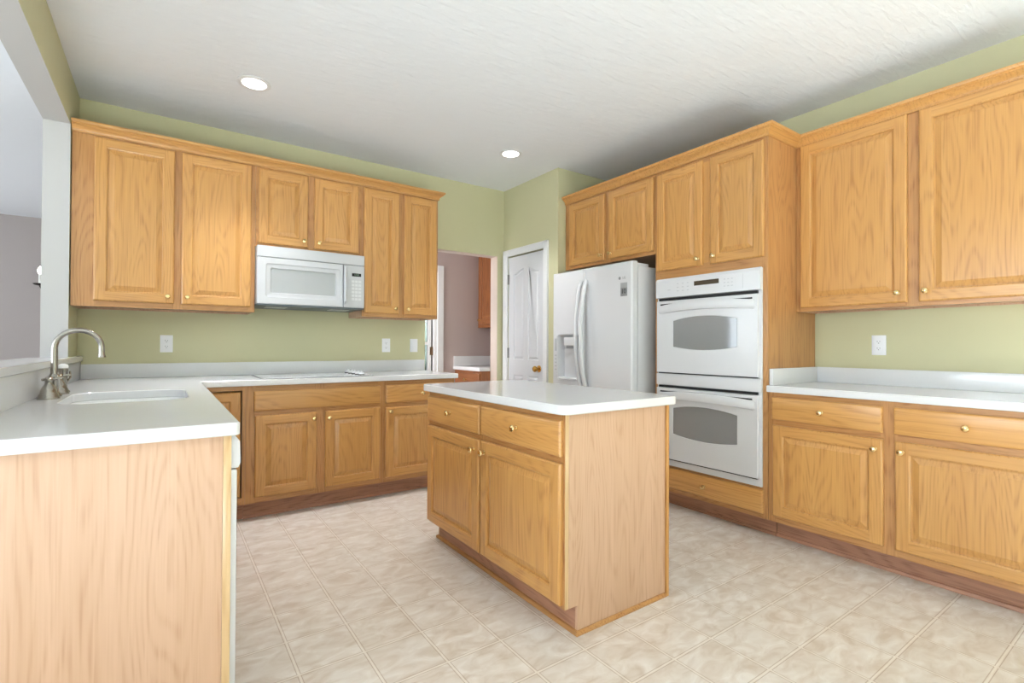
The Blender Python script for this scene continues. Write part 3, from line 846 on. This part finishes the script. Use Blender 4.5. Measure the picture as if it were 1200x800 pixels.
for s, x0 in ((-1, 0.0), (1, Wn)):
    q = MB().prism([(x0 + s * 0.0006, 0), (x0 + s * 0.0115, 0), (x0 + s * 0.0115, 0.008), (x0 + s * 0.006, 0.016), (x0 + s * 0.0006, 0.017)], 0.054, Dn - 0.017, 'Y'); q.build('shoe_molding', FRH, isl, smooth=30)
it = MB().prism(rrect(1.243, 1.950, 1.424, 2.700, 0.045, 7), CT0, CT1, 'Z', bev=0.004).build('island_countertop', QUARTZ, smooth=25)
props(it, 'white quartz slab with rounded corners on top of the oak island', 'countertop')

# ------------------------------------------------------------------ sink, faucet, cooktop
sk = thing('kitchen_sink', 'white undermount sink basin set in the peninsula counter', 'sink', ((xs0 + xs1) / 2, (ys0 + ys1) / 2, 0.70))
ox, oy = (xs0 + xs1) / 2, (ys0 + ys1) / 2
def sk_loop(d, z, r): return [(x - ox, y - oy, z - 0.70) for x, y in rrect(xs0 + d, xs1 - d, ys0 + d, ys1 - d, r, 8)]
bs = MB().rings([sk_loop(-0.018, 0.872, 0.115), sk_loop(-0.018, 0.8755, 0.115), sk_loop(-0.003, 0.8755, 0.103), sk_loop(0.002, 0.86, 0.10), sk_loop(0.012, 0.74, 0.095), sk_loop(0.03, 0.715, 0.06), sk_loop(0.08, 0.708, 0.04)], 0, False, True)
bs.rings([sk_loop(-0.018, 0.872, 0.115), sk_loop(-0.006, 0.868, 0.108), sk_loop(0.002, 0.735, 0.10), sk_loop(0.03, 0.703, 0.06), sk_loop(0.08, 0.700, 0.04)], 0, False, True)
bs.build('basin', PORC, sk, smooth=40)
MB().lathe([(0.042, 0.0085), (0.042, 0.0115), (0.034, 0.012), (0.03, 0.0095), (0.001, 0.009)], (0.03, 0.05, 0), n=24).build('drain', NICKEL, sk)

fx = -0.388
fc = thing('kitchen_faucet', 'brushed nickel gooseneck faucet with a bell shaped handle behind the sink', 'faucet', (fx, 2.885, CT1))
arc = [(0, 0, 0.03), (0, 0, 0.12), (0, 0, 0.2)]
rA = 0.079; zc = 0.209
for i in range(0, 15):
    th = pi - (pi * 1.03) * i / 14
    arc.append((rA + rA * cos(th), 0, zc + rA * sin(th) * 1.0))
tipd = (Vector(arc[-1]) - Vector(arc[-2])).normalized()
e = Vector(arc[-1])
arc += [tuple(e + tipd * 0.02), tuple(e + tipd * 0.034)]
rads = [0.0135, 0.0125, 0.0118] + [0.0112] * 15 + [0.0115, 0.0150]
MB().tube(arc, rads, 18).lathe([(0.026, 0.0003), (0.026, 0.006), (0.021, 0.012), (0.018, 0.03), (0.0185, 0.075), (0.021, 0.079), (0.021, 0.087), (0.015, 0.094), (0.012, 0.10)], n=24).build('spout', NICKEL, fc)
def bell(dy):
    prof = [(0.036, 0.0003), (0.036, 0.005), (0.033, 0.009), (0.0325, 0.018), (0.028, 0.024), (0.0265, 0.034), (0.022, 0.048), (0.014, 0.060), (0.011, 0.068), (0.012, 0.074), (0.015, 0.078), (0.014, 0.086), (0.008, 0.092), (0.001, 0.094)]
    m = MB().lathe(prof, (0, dy, 0), n=24)
    m.tube([(-0.022, dy, 0.080), (-0.012, dy, 0.081), (0.02, dy - 0.003, 0.082), (0.034, dy - 0.004, 0.086), (0.040, dy - 0.004, 0.087)], [0.005, 0.0055, 0.0045, 0.0055, 0.003], 10)
    m.build('handle', NICKEL, fc)
bell(-0.125); bell(0.125)
sp = thing('side_sprayer', 'small nickel side sprayer with a white cap, behind the gooseneck faucet', 'sprayer', (fx, 3.115, CT1))
MB().lathe([(0.026, 0.0003), (0.026, 0.005), (0.021, 0.010), (0.016, 0.022), (0.015, 0.035), (0.018, 0.045), (0.0165, 0.075), (0.017, 0.098), (0.020, 0.104), (0.019, 0.112), (0.001, 0.113)], n=20).build('spray_body', NICKEL, sp)
MB().lathe([(0.018, 0.1135), (0.020, 0.121), (0.017, 0.130), (0.008, 0.135), (0.001, 0.1355)], n=20).build('cap', PORC, sp)
MB().tube([(0.016, 0, 0.05), (0.026, 0, 0.07), (0.024, 0, 0.10)], [0.004, 0.005, 0.004], 10).build('trigger', NICKEL, sp)

ck = thing('cooktop', 'white glass electric cooktop set in the back counter below the microwave', 'cooktop', (0.9, 3.835, CT1))
MB().prism(rrect(-0.375, 0.375, -0.238, 0.238, 0.012, 3), 0.0004, 0.0022, 'Z').build('metal_rim', plain('dark_steel_rim', srgb(58, 62, 66), 0.6), ck, smooth=0)
MB().prism(rrect(-0.3695, 0.3695, -0.2325, 0.2325, 0.010, 3), 0.0024, 0.0065, 'Z', bev=0.001).build('glass_top', plain('white_ceramic_glass', srgb(222, 224, 226), 0.06, noise=0.004), ck)
for x, y, r in ((-0.21, -0.11, 0.10), (-0.21, 0.12, 0.075), (0.06, -0.11, 0.075), (0.06, 0.12, 0.10)):
    n = 40; rr = MB().rings([[(x + q * cos(2 * pi * j / n), y + q * sin(2 * pi * j / n), 0.0068) for j in range(n)] for q in (r, r - 0.003)], 0, False, False)
    rr.build('burner_ring', PALEGREY, ck)
for i in range(5):
    y = -0.17 + i * 0.085
    k = MB().lathe([(0.0225, 0.0068), (0.0225, 0.011), (0.021, 0.0112)], (0.305, y, 0), n=20, mat=1)
    k.lathe([(0.021, 0.0112), (0.020, 0.024), (0.018, 0.027), (0.001, 0.0275)], (0.305, y, 0), n=20)
    k.box(0.301, 0.309, y - 0.019, y + 0.019, 0.0262, 0.035, 0, bev=0.002).build('control_knob', [APPL, DARK], ck)

# ------------------------------------------------------------------ microwave
MWP = plain('microwave_white_plastic', srgb(202, 203, 206), 0.32, noise=0.004)
mw = thing('microwave', 'white over-the-range microwave hanging between the back wall cabinets', 'microwave', (0.519, 3.80, 1.416))
MWW, MWH, MWD = 0.749, 0.4165, YB - 3.80 - 0.003
MB().box(0.001, MWW - 0.001, 0.035, MWD, 0.012, MWH, bev=0.002).build('body', MWP, mw)
vt = MB().box(0, MWW, 0.0, 0.034, 0.340, MWH, bev=0.004)
vto = vt.build('vent_panel', MWP, mw)
MB().box(0.002, MWW - 0.002, 0.012, 0.034, 0.3355, 0.3395).build('seam', MIDGREY, vto, smooth=0)
win = [(0.090, 0.098), (0.536, 0.098), (0.536, 0.258), (0.090, 0.258)]
dr = MB().prism(rrect(0.0, 0.586, 0.012, 0.335, 0.006, 3), 0.0, 0.034, 'Y', bev=0.003, holes=[rrect(0.058, 0.560, 0.062, 0.292, 0.012, 4)])
L = [[(q[0], y, q[1]) for q in rrect(0.058 + d, 0.560 - d, 0.062 + d, 0.292 - d, 0.012, 4)] for d, y in ((0, 0.003), (0.004, 0.005), (0.026, 0.006), (0.030, 0.0128))]
dr.rings(L, 0, False, False)
dro = dr.build('door', MWP, mw, smooth=25)
MB().box(0.085, 0.533, 0.0128, 0.016, 0.088, 0.266).build('window_pane', MWGL, dro, smooth=0)
MB().tube([(0.600, 0.000, 0.045), (0.597, -0.018, 0.06), (0.597, -0.026, 0.17), (0.597, -0.018, 0.295), (0.600, 0.000, 0.312)], [0.011, 0.012, 0.012, 0.012, 0.011], 14).build('handle', MWP, dro)
cpn = MB().box(0.590, MWW, 0.0, 0.034, 0.012, 0.335, bev=0.004).build('control_panel', MWP, mw)
MB().box(0.652, 0.722, -0.0015, 0.001, 0.252, 0.276, bev=0.0006).build('display', DARK, cpn)
text('clock_digits', '12:00', 0.017, plain('pale_green_digits', srgb(120, 150, 130), 0.4), cpn, (0.687, -0.0022, 0.264))
kp = MB()
for r_ in range(6):
    for c_ in range(3):
        kp.box(0.650 + c_ * 0.026, 0.671 + c_ * 0.026, -0.0008, 0.001, 0.068 + r_ * 0.027, 0.086 + r_ * 0.027)
kp.build('keypad', plain('faint_key_print', srgb(222, 223, 225), 0.4), cpn, smooth=0)
bt = MB().box(0.001, MWW - 0.001, 0.006, MWD, 0.0, 0.0115, bev=0.002).build('bottom_grille', SLATE, mw)
for x in (0.08, 0.53):
    MB().box(x, x + 0.14, 0.12, 0.24, -0.004, -0.0003, bev=0.001).build('light_lens', LENS, bt)

# ------------------------------------------------------------------ double oven
ov = thing('double_oven', 'white built-in double wall oven with two grey windows in the tall cabinet', 'oven', (XT, 2.327, 0.302), -90)
OW, OH = 2.327 - 1.562, 1.622 - 0.302
MB().box(0.012, OW - 0.012, 0.0195, 0.53, 0.0, 1.305).build('oven_body', APPL2, ov, smooth=0)
oy0 = -0.004
MB().box(0.0, OW, oy0 - 0.010, -0.0005, 0.0, OH - 0.001, bev=0.003).build('trim_frame', APPL, ov)
yf = oy0 - 0.0105
pnl = MB().prism([(yf, 1.182), (yf - 0.018, 1.186), (yf - 0.020, 1.30), (yf - 0.010, OH), (yf, OH)], 0.0, OW, 'X').build('control_panel', APPL, ov, smooth=25)
yp = yf - 0.0195
MB().box(2.327 - 2.013, 2.327 - 1.832, yp - 0.0015, yp + 0.002, 1.248, 1.278).build('display', DISP, pnl, smooth=0)
def key(x0, x1, z0, z1): MB().box(x0, x1, yp - 0.0006, yp + 0.001, z0, z1).build('touch_key', PALEGREY, pnl, smooth=0)
for x in (0.185, 0.225, 0.265):
    for z in (1.225, 1.25, 1.275): key(x - 0.007, x + 0.007, z - 0.0025, z + 0.0025)
for x in (0.535, 0.56, 0.585):
    for z in (1.225, 1.247, 1.269): key(x - 0.006, x + 0.006, z - 0.0025, z + 0.0025)
key(0.10, 0.125, 1.235, 1.239); key(0.655, 0.657, 1.20, 1.29)


def oven_door(z0, z1, gap_top):
    h = z1 - z0
    wx0, wx1 = 0.153, 0.622
    wz0, wz1 = (0.17, 0.372)
    # window with arched top and bottom
    k = 12; pts = []
    for i in range(k + 1):
        t = i / k; pts.append((wx0 + (wx1 - wx0) * t, wz0 + 0.012 - 0.022 * (1 - (2 * t - 1) ** 2)))
    for i in range(k + 1):
        t = 1 - i / k; pts.append((wx0 + (wx1 - wx0) * t, wz1 - 0.012 + 0.026 * (1 - (2 * t - 1) ** 2)))
    d = MB().prism([(0.012, 0), (OW - 0.012, 0), (OW - 0.012, h), (0.012, h)], yf - 0.026, yf - 0.0005, 'Y', bev=0.003, holes=[pts])
    o = d.build('oven_door', APPL, ov, loc=(0, 0, z0), smooth=25)
    MB().prism(offset_poly(pts, 0.0005), yf - 0.0245, yf - 0.020, 'Y').build('window_pane', OVENGL, o, smooth=0)
    # curved full width handle, dark strips painting the shaded gap above its ends
    n = 16; hp = []
    lo_, hi_, fr_ = [], [], []
    L = []
    for i in range(n + 1):
        t = i / n; x = 0.030 + (OW - 0.060) * t; s = 1 - (2 * t - 1) ** 2
        zt = h - 0.034 + 0.020 * s; zb = h - 0.092 + 0.018 * s; y_out = yf - 0.030 - 0.034 * s ** 0.7
        L.append([(x, yf - 0.0265, zb), (x, y_out + 0.006, zb + 0.004), (x, y_out, zb + 0.018), (x, y_out, zt - 0.012), (x, y_out + 0.008, zt), (x, yf - 0.0265, zt)])
    MB().rings(L, 0).build('handle', APPL, o, smooth=50)
    for a0, a1 in ((0.045, 0.215), (0.445, OW - 0.045)):
        MB().box(a0, a1, yf - 0.0275, yf - 0.0262, h - 0.030, h - 0.020).build('gap_shade', DARK, o, smooth=0)
    g = MB().box(0.024, OW - 0.02, yf - 0.016, yf - 0.0006, h + 0.003, h + gap_top); g.build('top_gap', DARK, o, smooth=0)  # black filler in the gap above the door
    MB().box(0.024, OW - 0.02, yf - 0.018, yf - 0.0006, -0.0065, -0.001).build('lower_gap', DARK, o, smooth=0)
    return o


oven_door(0.657, 1.160, 0.020)
oven_door(0.052, 0.548, 0.018)
MB().box(0.0, OW, yf - 0.012, yf - 0.0005, 0.568, 0.648, bev=0.004).build('middle_rail', APPL, ov)

# ------------------------------------------------------------------ refrigerator
XF = 2.775
fr = thing('refrigerator', 'white side by side refrigerator with water dispenser beside the pantry wall', 'refrigerator', (XF, 3.330, 0), -90)
FW = 3.330 - 2.437
MB().box(0.004, FW - 0.004, 0.072, 0.75, 0.02, 1.735, bev=0.004).build('body', APPL2, fr)
xs = 3.330 - 2.932                                # split between the doors
dz0, dz1 = 0.09, 1.768


def fdoor(x0, x1, holes=()):
    return MB().prism([(x0, dz0), (x1, dz0), (x1, dz1), (x0, dz1)], 0.0, 0.070, 'Y', bev=0.010, holes=holes)


hx0, hx1, hz0, hz1 = 0.022, xs - 0.078, 0.862, 1.232
ld = fdoor(0.0, xs - 0.003, [rrect(hx0 + 0.055, hx1, hz0, hz1, 0.012, 3)])
ldo = ld.build('freezer_door', APPL, fr, smooth=30)
rdo = fdoor(xs + 0.003, FW).build('fridge_door', APPL, fr, smooth=30)
# dispenser: recess lining, control strip, nozzle and lip
rc = MB(); L = []
for d, y in ((-0.002, 0.009), (0.004, 0.02), (0.012, 0.060)):
    L.append([(q[0], y, q[1]) for q in rrect(hx0 + 0.055 + d, hx1 - d, hz0 + d, hz1 - d, 0.012, 3)])
rc.rings(L, 0, False, True); dso = rc.build('dispenser_recess', APPL2, ldo, smooth=30)
st = MB().box(hx0, hx0 + 0.05, -0.003, 0.003, hz0 + 0.005, hz1 - 0.005, bev=0.0015).build('dispenser_controls', APPL2, ldo)
bb = MB().box(hx0 + 0.012, hx0 + 0.038, -0.0042, -0.002, 1.10, 1.205)
for z in (1.06, 1.03, 1.00, 0.97, 0.94): bb.box(hx0 + 0.014, hx0 + 0.036, -0.0042, -0.002, z - 0.006, z + 0.006)
bb.build('dispenser_buttons', PALEGREY, ldo, smooth=0)
MB().box(hx0 + 0.125, hx1 - 0.025, 0.0, 0.05, 1.145, 1.216, bev=0.006).build('dispenser_nozzle', APPL, ldo)
MB().box(hx0 + 0.15, hx1 - 0.045, 0.004, 0.03, 1.122, 1.1445, bev=0.003).build('dispenser_spout', MIDGREY, ldo)
MB().prism([(hx0 + 0.06, 0.03), (hx0 + 0.06, -0.002), (hx0 + 0.10, -0.018), (hx1 - 0.06, -0.020), (hx1 - 0.01, -0.004), (hx1 - 0.01, 0.03)], 0.858, 0.876, 'Z', bev=0.003).build('drip_tray', APPL, ldo)


def fhandle(door, x):
    pts = []; n = 18
    for i in range(n + 1):
        t = i / n; s = 1 - (2 * t - 1) ** 2
        pts.append((x, -0.012 - 0.062 * s ** 0.8, 0.815 + 0.85 * t))
    MB().tube([(x, 0.002, 0.83)] + pts + [(x, 0.002, 1.65)], [0.012] + [0.0165] * (n + 1) + [0.012], 14, flat=1.0).build('handle', APPL, door)


fhandle(ldo, xs - 0.026); fhandle(rdo, xs + 0.034)
lxx = 3.330 - 2.528
MB().lathe([(0.0115, 0.0002), (0.0115, 0.0014), (0.001, 0.0015)], (lxx - 0.026, 0.0, 1.648), '-Y', n=24).build('round_emblem', MIDGREY, rdo)
text('emblem_letters', 'LG', 0.026, MIDGREY, rdo, (lxx + 0.018, -0.0008, 1.648))
# warranty sticker
sx0, sx1, sz0, sz1 = 3.330 - 2.545, 3.330 - 2.480, 1.512, 1.612
stk = MB().box(sx0, sx1, -0.0012, -0.0002, sz0, sz1, 0).box(sx0, sx1, -0.0016, -0.0011, sz1 - 0.038, sz1, 1)
so = stk.build('energy_sticker', [MIDGREY, plain('light_grey_print', srgb(165, 166, 168), 0.4), ], rdo, smooth=0)
INK = plain('dark_ink', srgb(58, 59, 62), 0.5)
text('sticker_number', '10', 0.050, INK, rdo, ((sx0 + sx1) / 2, -0.0022, sz0 + 0.035))
MB().box(FW - 0.075, FW - 0.012, 0.076, 0.20, 1.7355, 1.760, bev=0.004).build('hinge_cover', APPL2, fr)
MB().box(0.012, 0.075, 0.076, 0.20, 1.7355, 1.760, bev=0.004).build('hinge_cover', APPL2, fr)
MB().box(0.01, FW - 0.01, 0.03, 0.0715, 0.005, 0.082).build('base_grille', GREYP, fr, smooth=0)
for x in (0.08, FW - 0.08):
    for y in (0.12, 0.68): MB().lathe([(0.02, 0.0), (0.02, 0.0195)], (x, y, 0), n=12).build('foot', GREYP, fr)

# ------------------------------------------------------------------ outlets and switches
def plate(name, label, cat, loc, rz, kind, group=None):
    r = thing(name, label, cat, loc, rz, group)
    MB().box(-0.037, 0.037, -0.006, -0.0003, -0.060, 0.060, bev=0.002).build('cover_plate', OUTL, r)
    if kind == 'outlet':
        for dz in (0.020, -0.020):
            m = MB().prism(rrect(-0.017, 0.017, dz - 0.0145, dz + 0.0145, 0.012, 4), -0.0085, -0.0055, 'Y')
            o = m.build('receptacle', OUTL, r, smooth=0)
            MB().box(-0.008, -0.0055, -0.0090, -0.0080, dz - 0.002, dz + 0.007).box(0.0050, 0.0075, -0.0090, -0.0080, dz - 0.001, dz + 0.006).lathe([(0.0028, 0.0080), (0.0028, 0.0090)], (0, 0, dz - 0.0075), '-Y', n=10).build('slots', MIDGREY, o, smooth=0)
    else:
        MB().prism([(-0.0055, -0.033), (-0.0075, -0.033), (-0.0095, 0.0), (-0.0065, 0.033), (-0.0055, 0.033)], -0.0165, 0.0165, 'X').build('rocker', OUTL, r, smooth=0)
    return r


plate('wall_outlet', 'white duplex outlet on the green back wall behind the faucet', 'outlet', (0.012, YB, 1.145), 0, 'outlet')
plate('wall_outlet', 'white duplex outlet on the back wall right of the cooktop', 'outlet', (1.600, YB, 1.140), 0, 'outlet')
plate('light_switch', 'white rocker switch on the back wall nearest the doorway', 'switch', (1.862, YB, 1.140), 0, 'switch')
plate('wall_outlet', 'white duplex outlet on the right wall under the large wall cabinet', 'outlet', (XR, 1.173, 1.155), -90, 'outlet')

# ------------------------------------------------------------------ passage pantry units
XHB, XHU = 2.665, 2.965
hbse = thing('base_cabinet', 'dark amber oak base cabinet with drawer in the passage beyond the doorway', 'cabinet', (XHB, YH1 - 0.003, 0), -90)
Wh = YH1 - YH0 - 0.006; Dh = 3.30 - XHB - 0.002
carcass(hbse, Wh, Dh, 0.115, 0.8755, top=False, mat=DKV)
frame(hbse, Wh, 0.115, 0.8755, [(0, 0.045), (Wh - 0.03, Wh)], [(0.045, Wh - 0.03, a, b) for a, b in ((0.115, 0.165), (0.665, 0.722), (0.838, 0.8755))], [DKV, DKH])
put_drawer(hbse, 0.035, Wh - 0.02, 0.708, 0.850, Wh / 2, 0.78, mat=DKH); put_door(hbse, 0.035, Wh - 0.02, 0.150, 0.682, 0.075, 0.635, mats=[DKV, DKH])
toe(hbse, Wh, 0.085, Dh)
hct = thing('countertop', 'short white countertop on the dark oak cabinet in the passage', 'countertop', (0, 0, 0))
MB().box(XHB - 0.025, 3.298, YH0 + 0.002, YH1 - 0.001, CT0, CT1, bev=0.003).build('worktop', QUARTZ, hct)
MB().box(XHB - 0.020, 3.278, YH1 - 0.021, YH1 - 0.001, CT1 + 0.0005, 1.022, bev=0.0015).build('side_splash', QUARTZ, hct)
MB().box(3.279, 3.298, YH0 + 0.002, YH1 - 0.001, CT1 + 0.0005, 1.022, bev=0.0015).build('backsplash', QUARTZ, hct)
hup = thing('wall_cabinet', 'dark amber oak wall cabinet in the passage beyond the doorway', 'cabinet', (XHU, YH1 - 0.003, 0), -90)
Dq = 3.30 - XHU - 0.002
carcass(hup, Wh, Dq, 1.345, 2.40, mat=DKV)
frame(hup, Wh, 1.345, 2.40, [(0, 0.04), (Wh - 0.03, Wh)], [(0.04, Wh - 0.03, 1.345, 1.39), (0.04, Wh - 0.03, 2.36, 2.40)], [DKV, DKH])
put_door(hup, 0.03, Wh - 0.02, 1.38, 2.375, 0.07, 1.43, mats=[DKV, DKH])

# ------------------------------------------------------------------ lamps
for i, (x, y, lb) in enumerate(((0.433, 3.35, 'round recessed ceiling light nearer the left wall, above the sink side'), (2.328, 3.343, 'round recessed ceiling light near the pantry corner'))):
    r = thing('recessed_light', lb, 'ceiling light', (x, y, ZC))
    MB().lathe([(0.092, -0.0003), (0.092, -0.004), (0.080, -0.007), (0.068, -0.006), (0.066, -0.0003)], n=40).build('trim_ring', WTRIM, r)
    MB().lathe([(0.065, -0.0003), (0.065, -0.0025), (0.001, -0.003)], n=40).build('lamp_disc', LAMP, r)
    l = area('recessed_glow', (0, 0, -0.012), (0, 0, 0), 0.12, 0.12, 5, (0.97, 0.98, 1.0), 'DISK'); l.parent = r; l.data.spread = R(78)

ch = thing('chandelier', 'dark metal candle chandelier in the dining room, mostly hidden behind the white column', 'chandelier', (-0.722, 7.0, 1.60))
MB().lathe([(0.001, -0.06), (0.02, -0.05), (0.03, -0.02), (0.018, 0.02), (0.012, 0.12), (0.025, 0.18), (0.012, 0.24), (0.008, 0.4), (0.008, 1.09), (0.06, 1.105), (0.065, 1.127)], n=20).build('stem', BLACKM, ch)
for k in range(5):
    a_ = R(182 + 72 * k)
    P = lambda r, z: (r * cos(a_), r * sin(a_), z)
    am = MB().tube([P(0.015, 0.02), P(0.10, -0.03), P(0.22, -0.02), P(0.30, 0.06), P(0.335, 0.14)], 0.008, 10)
    q = P(0.335, 0.14)
    am.lathe([(0.008, 0), (0.045, 0.008), (0.058, 0.02), (0.056, 0.022), (0.012, 0.014)], q, n=16)
    ao = am.build('arm', BLACKM, ch)
    MB().lathe([(0.012, 0.0145), (0.012, 0.12), (0.001, 0.1205)], q, n=12).build('candle_sleeve', WHITEP, ao)
    MB().lathe([(0.010, 0.1208), (0.022, 0.145), (0.022, 0.162), (0.010, 0.185), (0.002, 0.20)], q, n=12).build('bulb', BULB, ao)
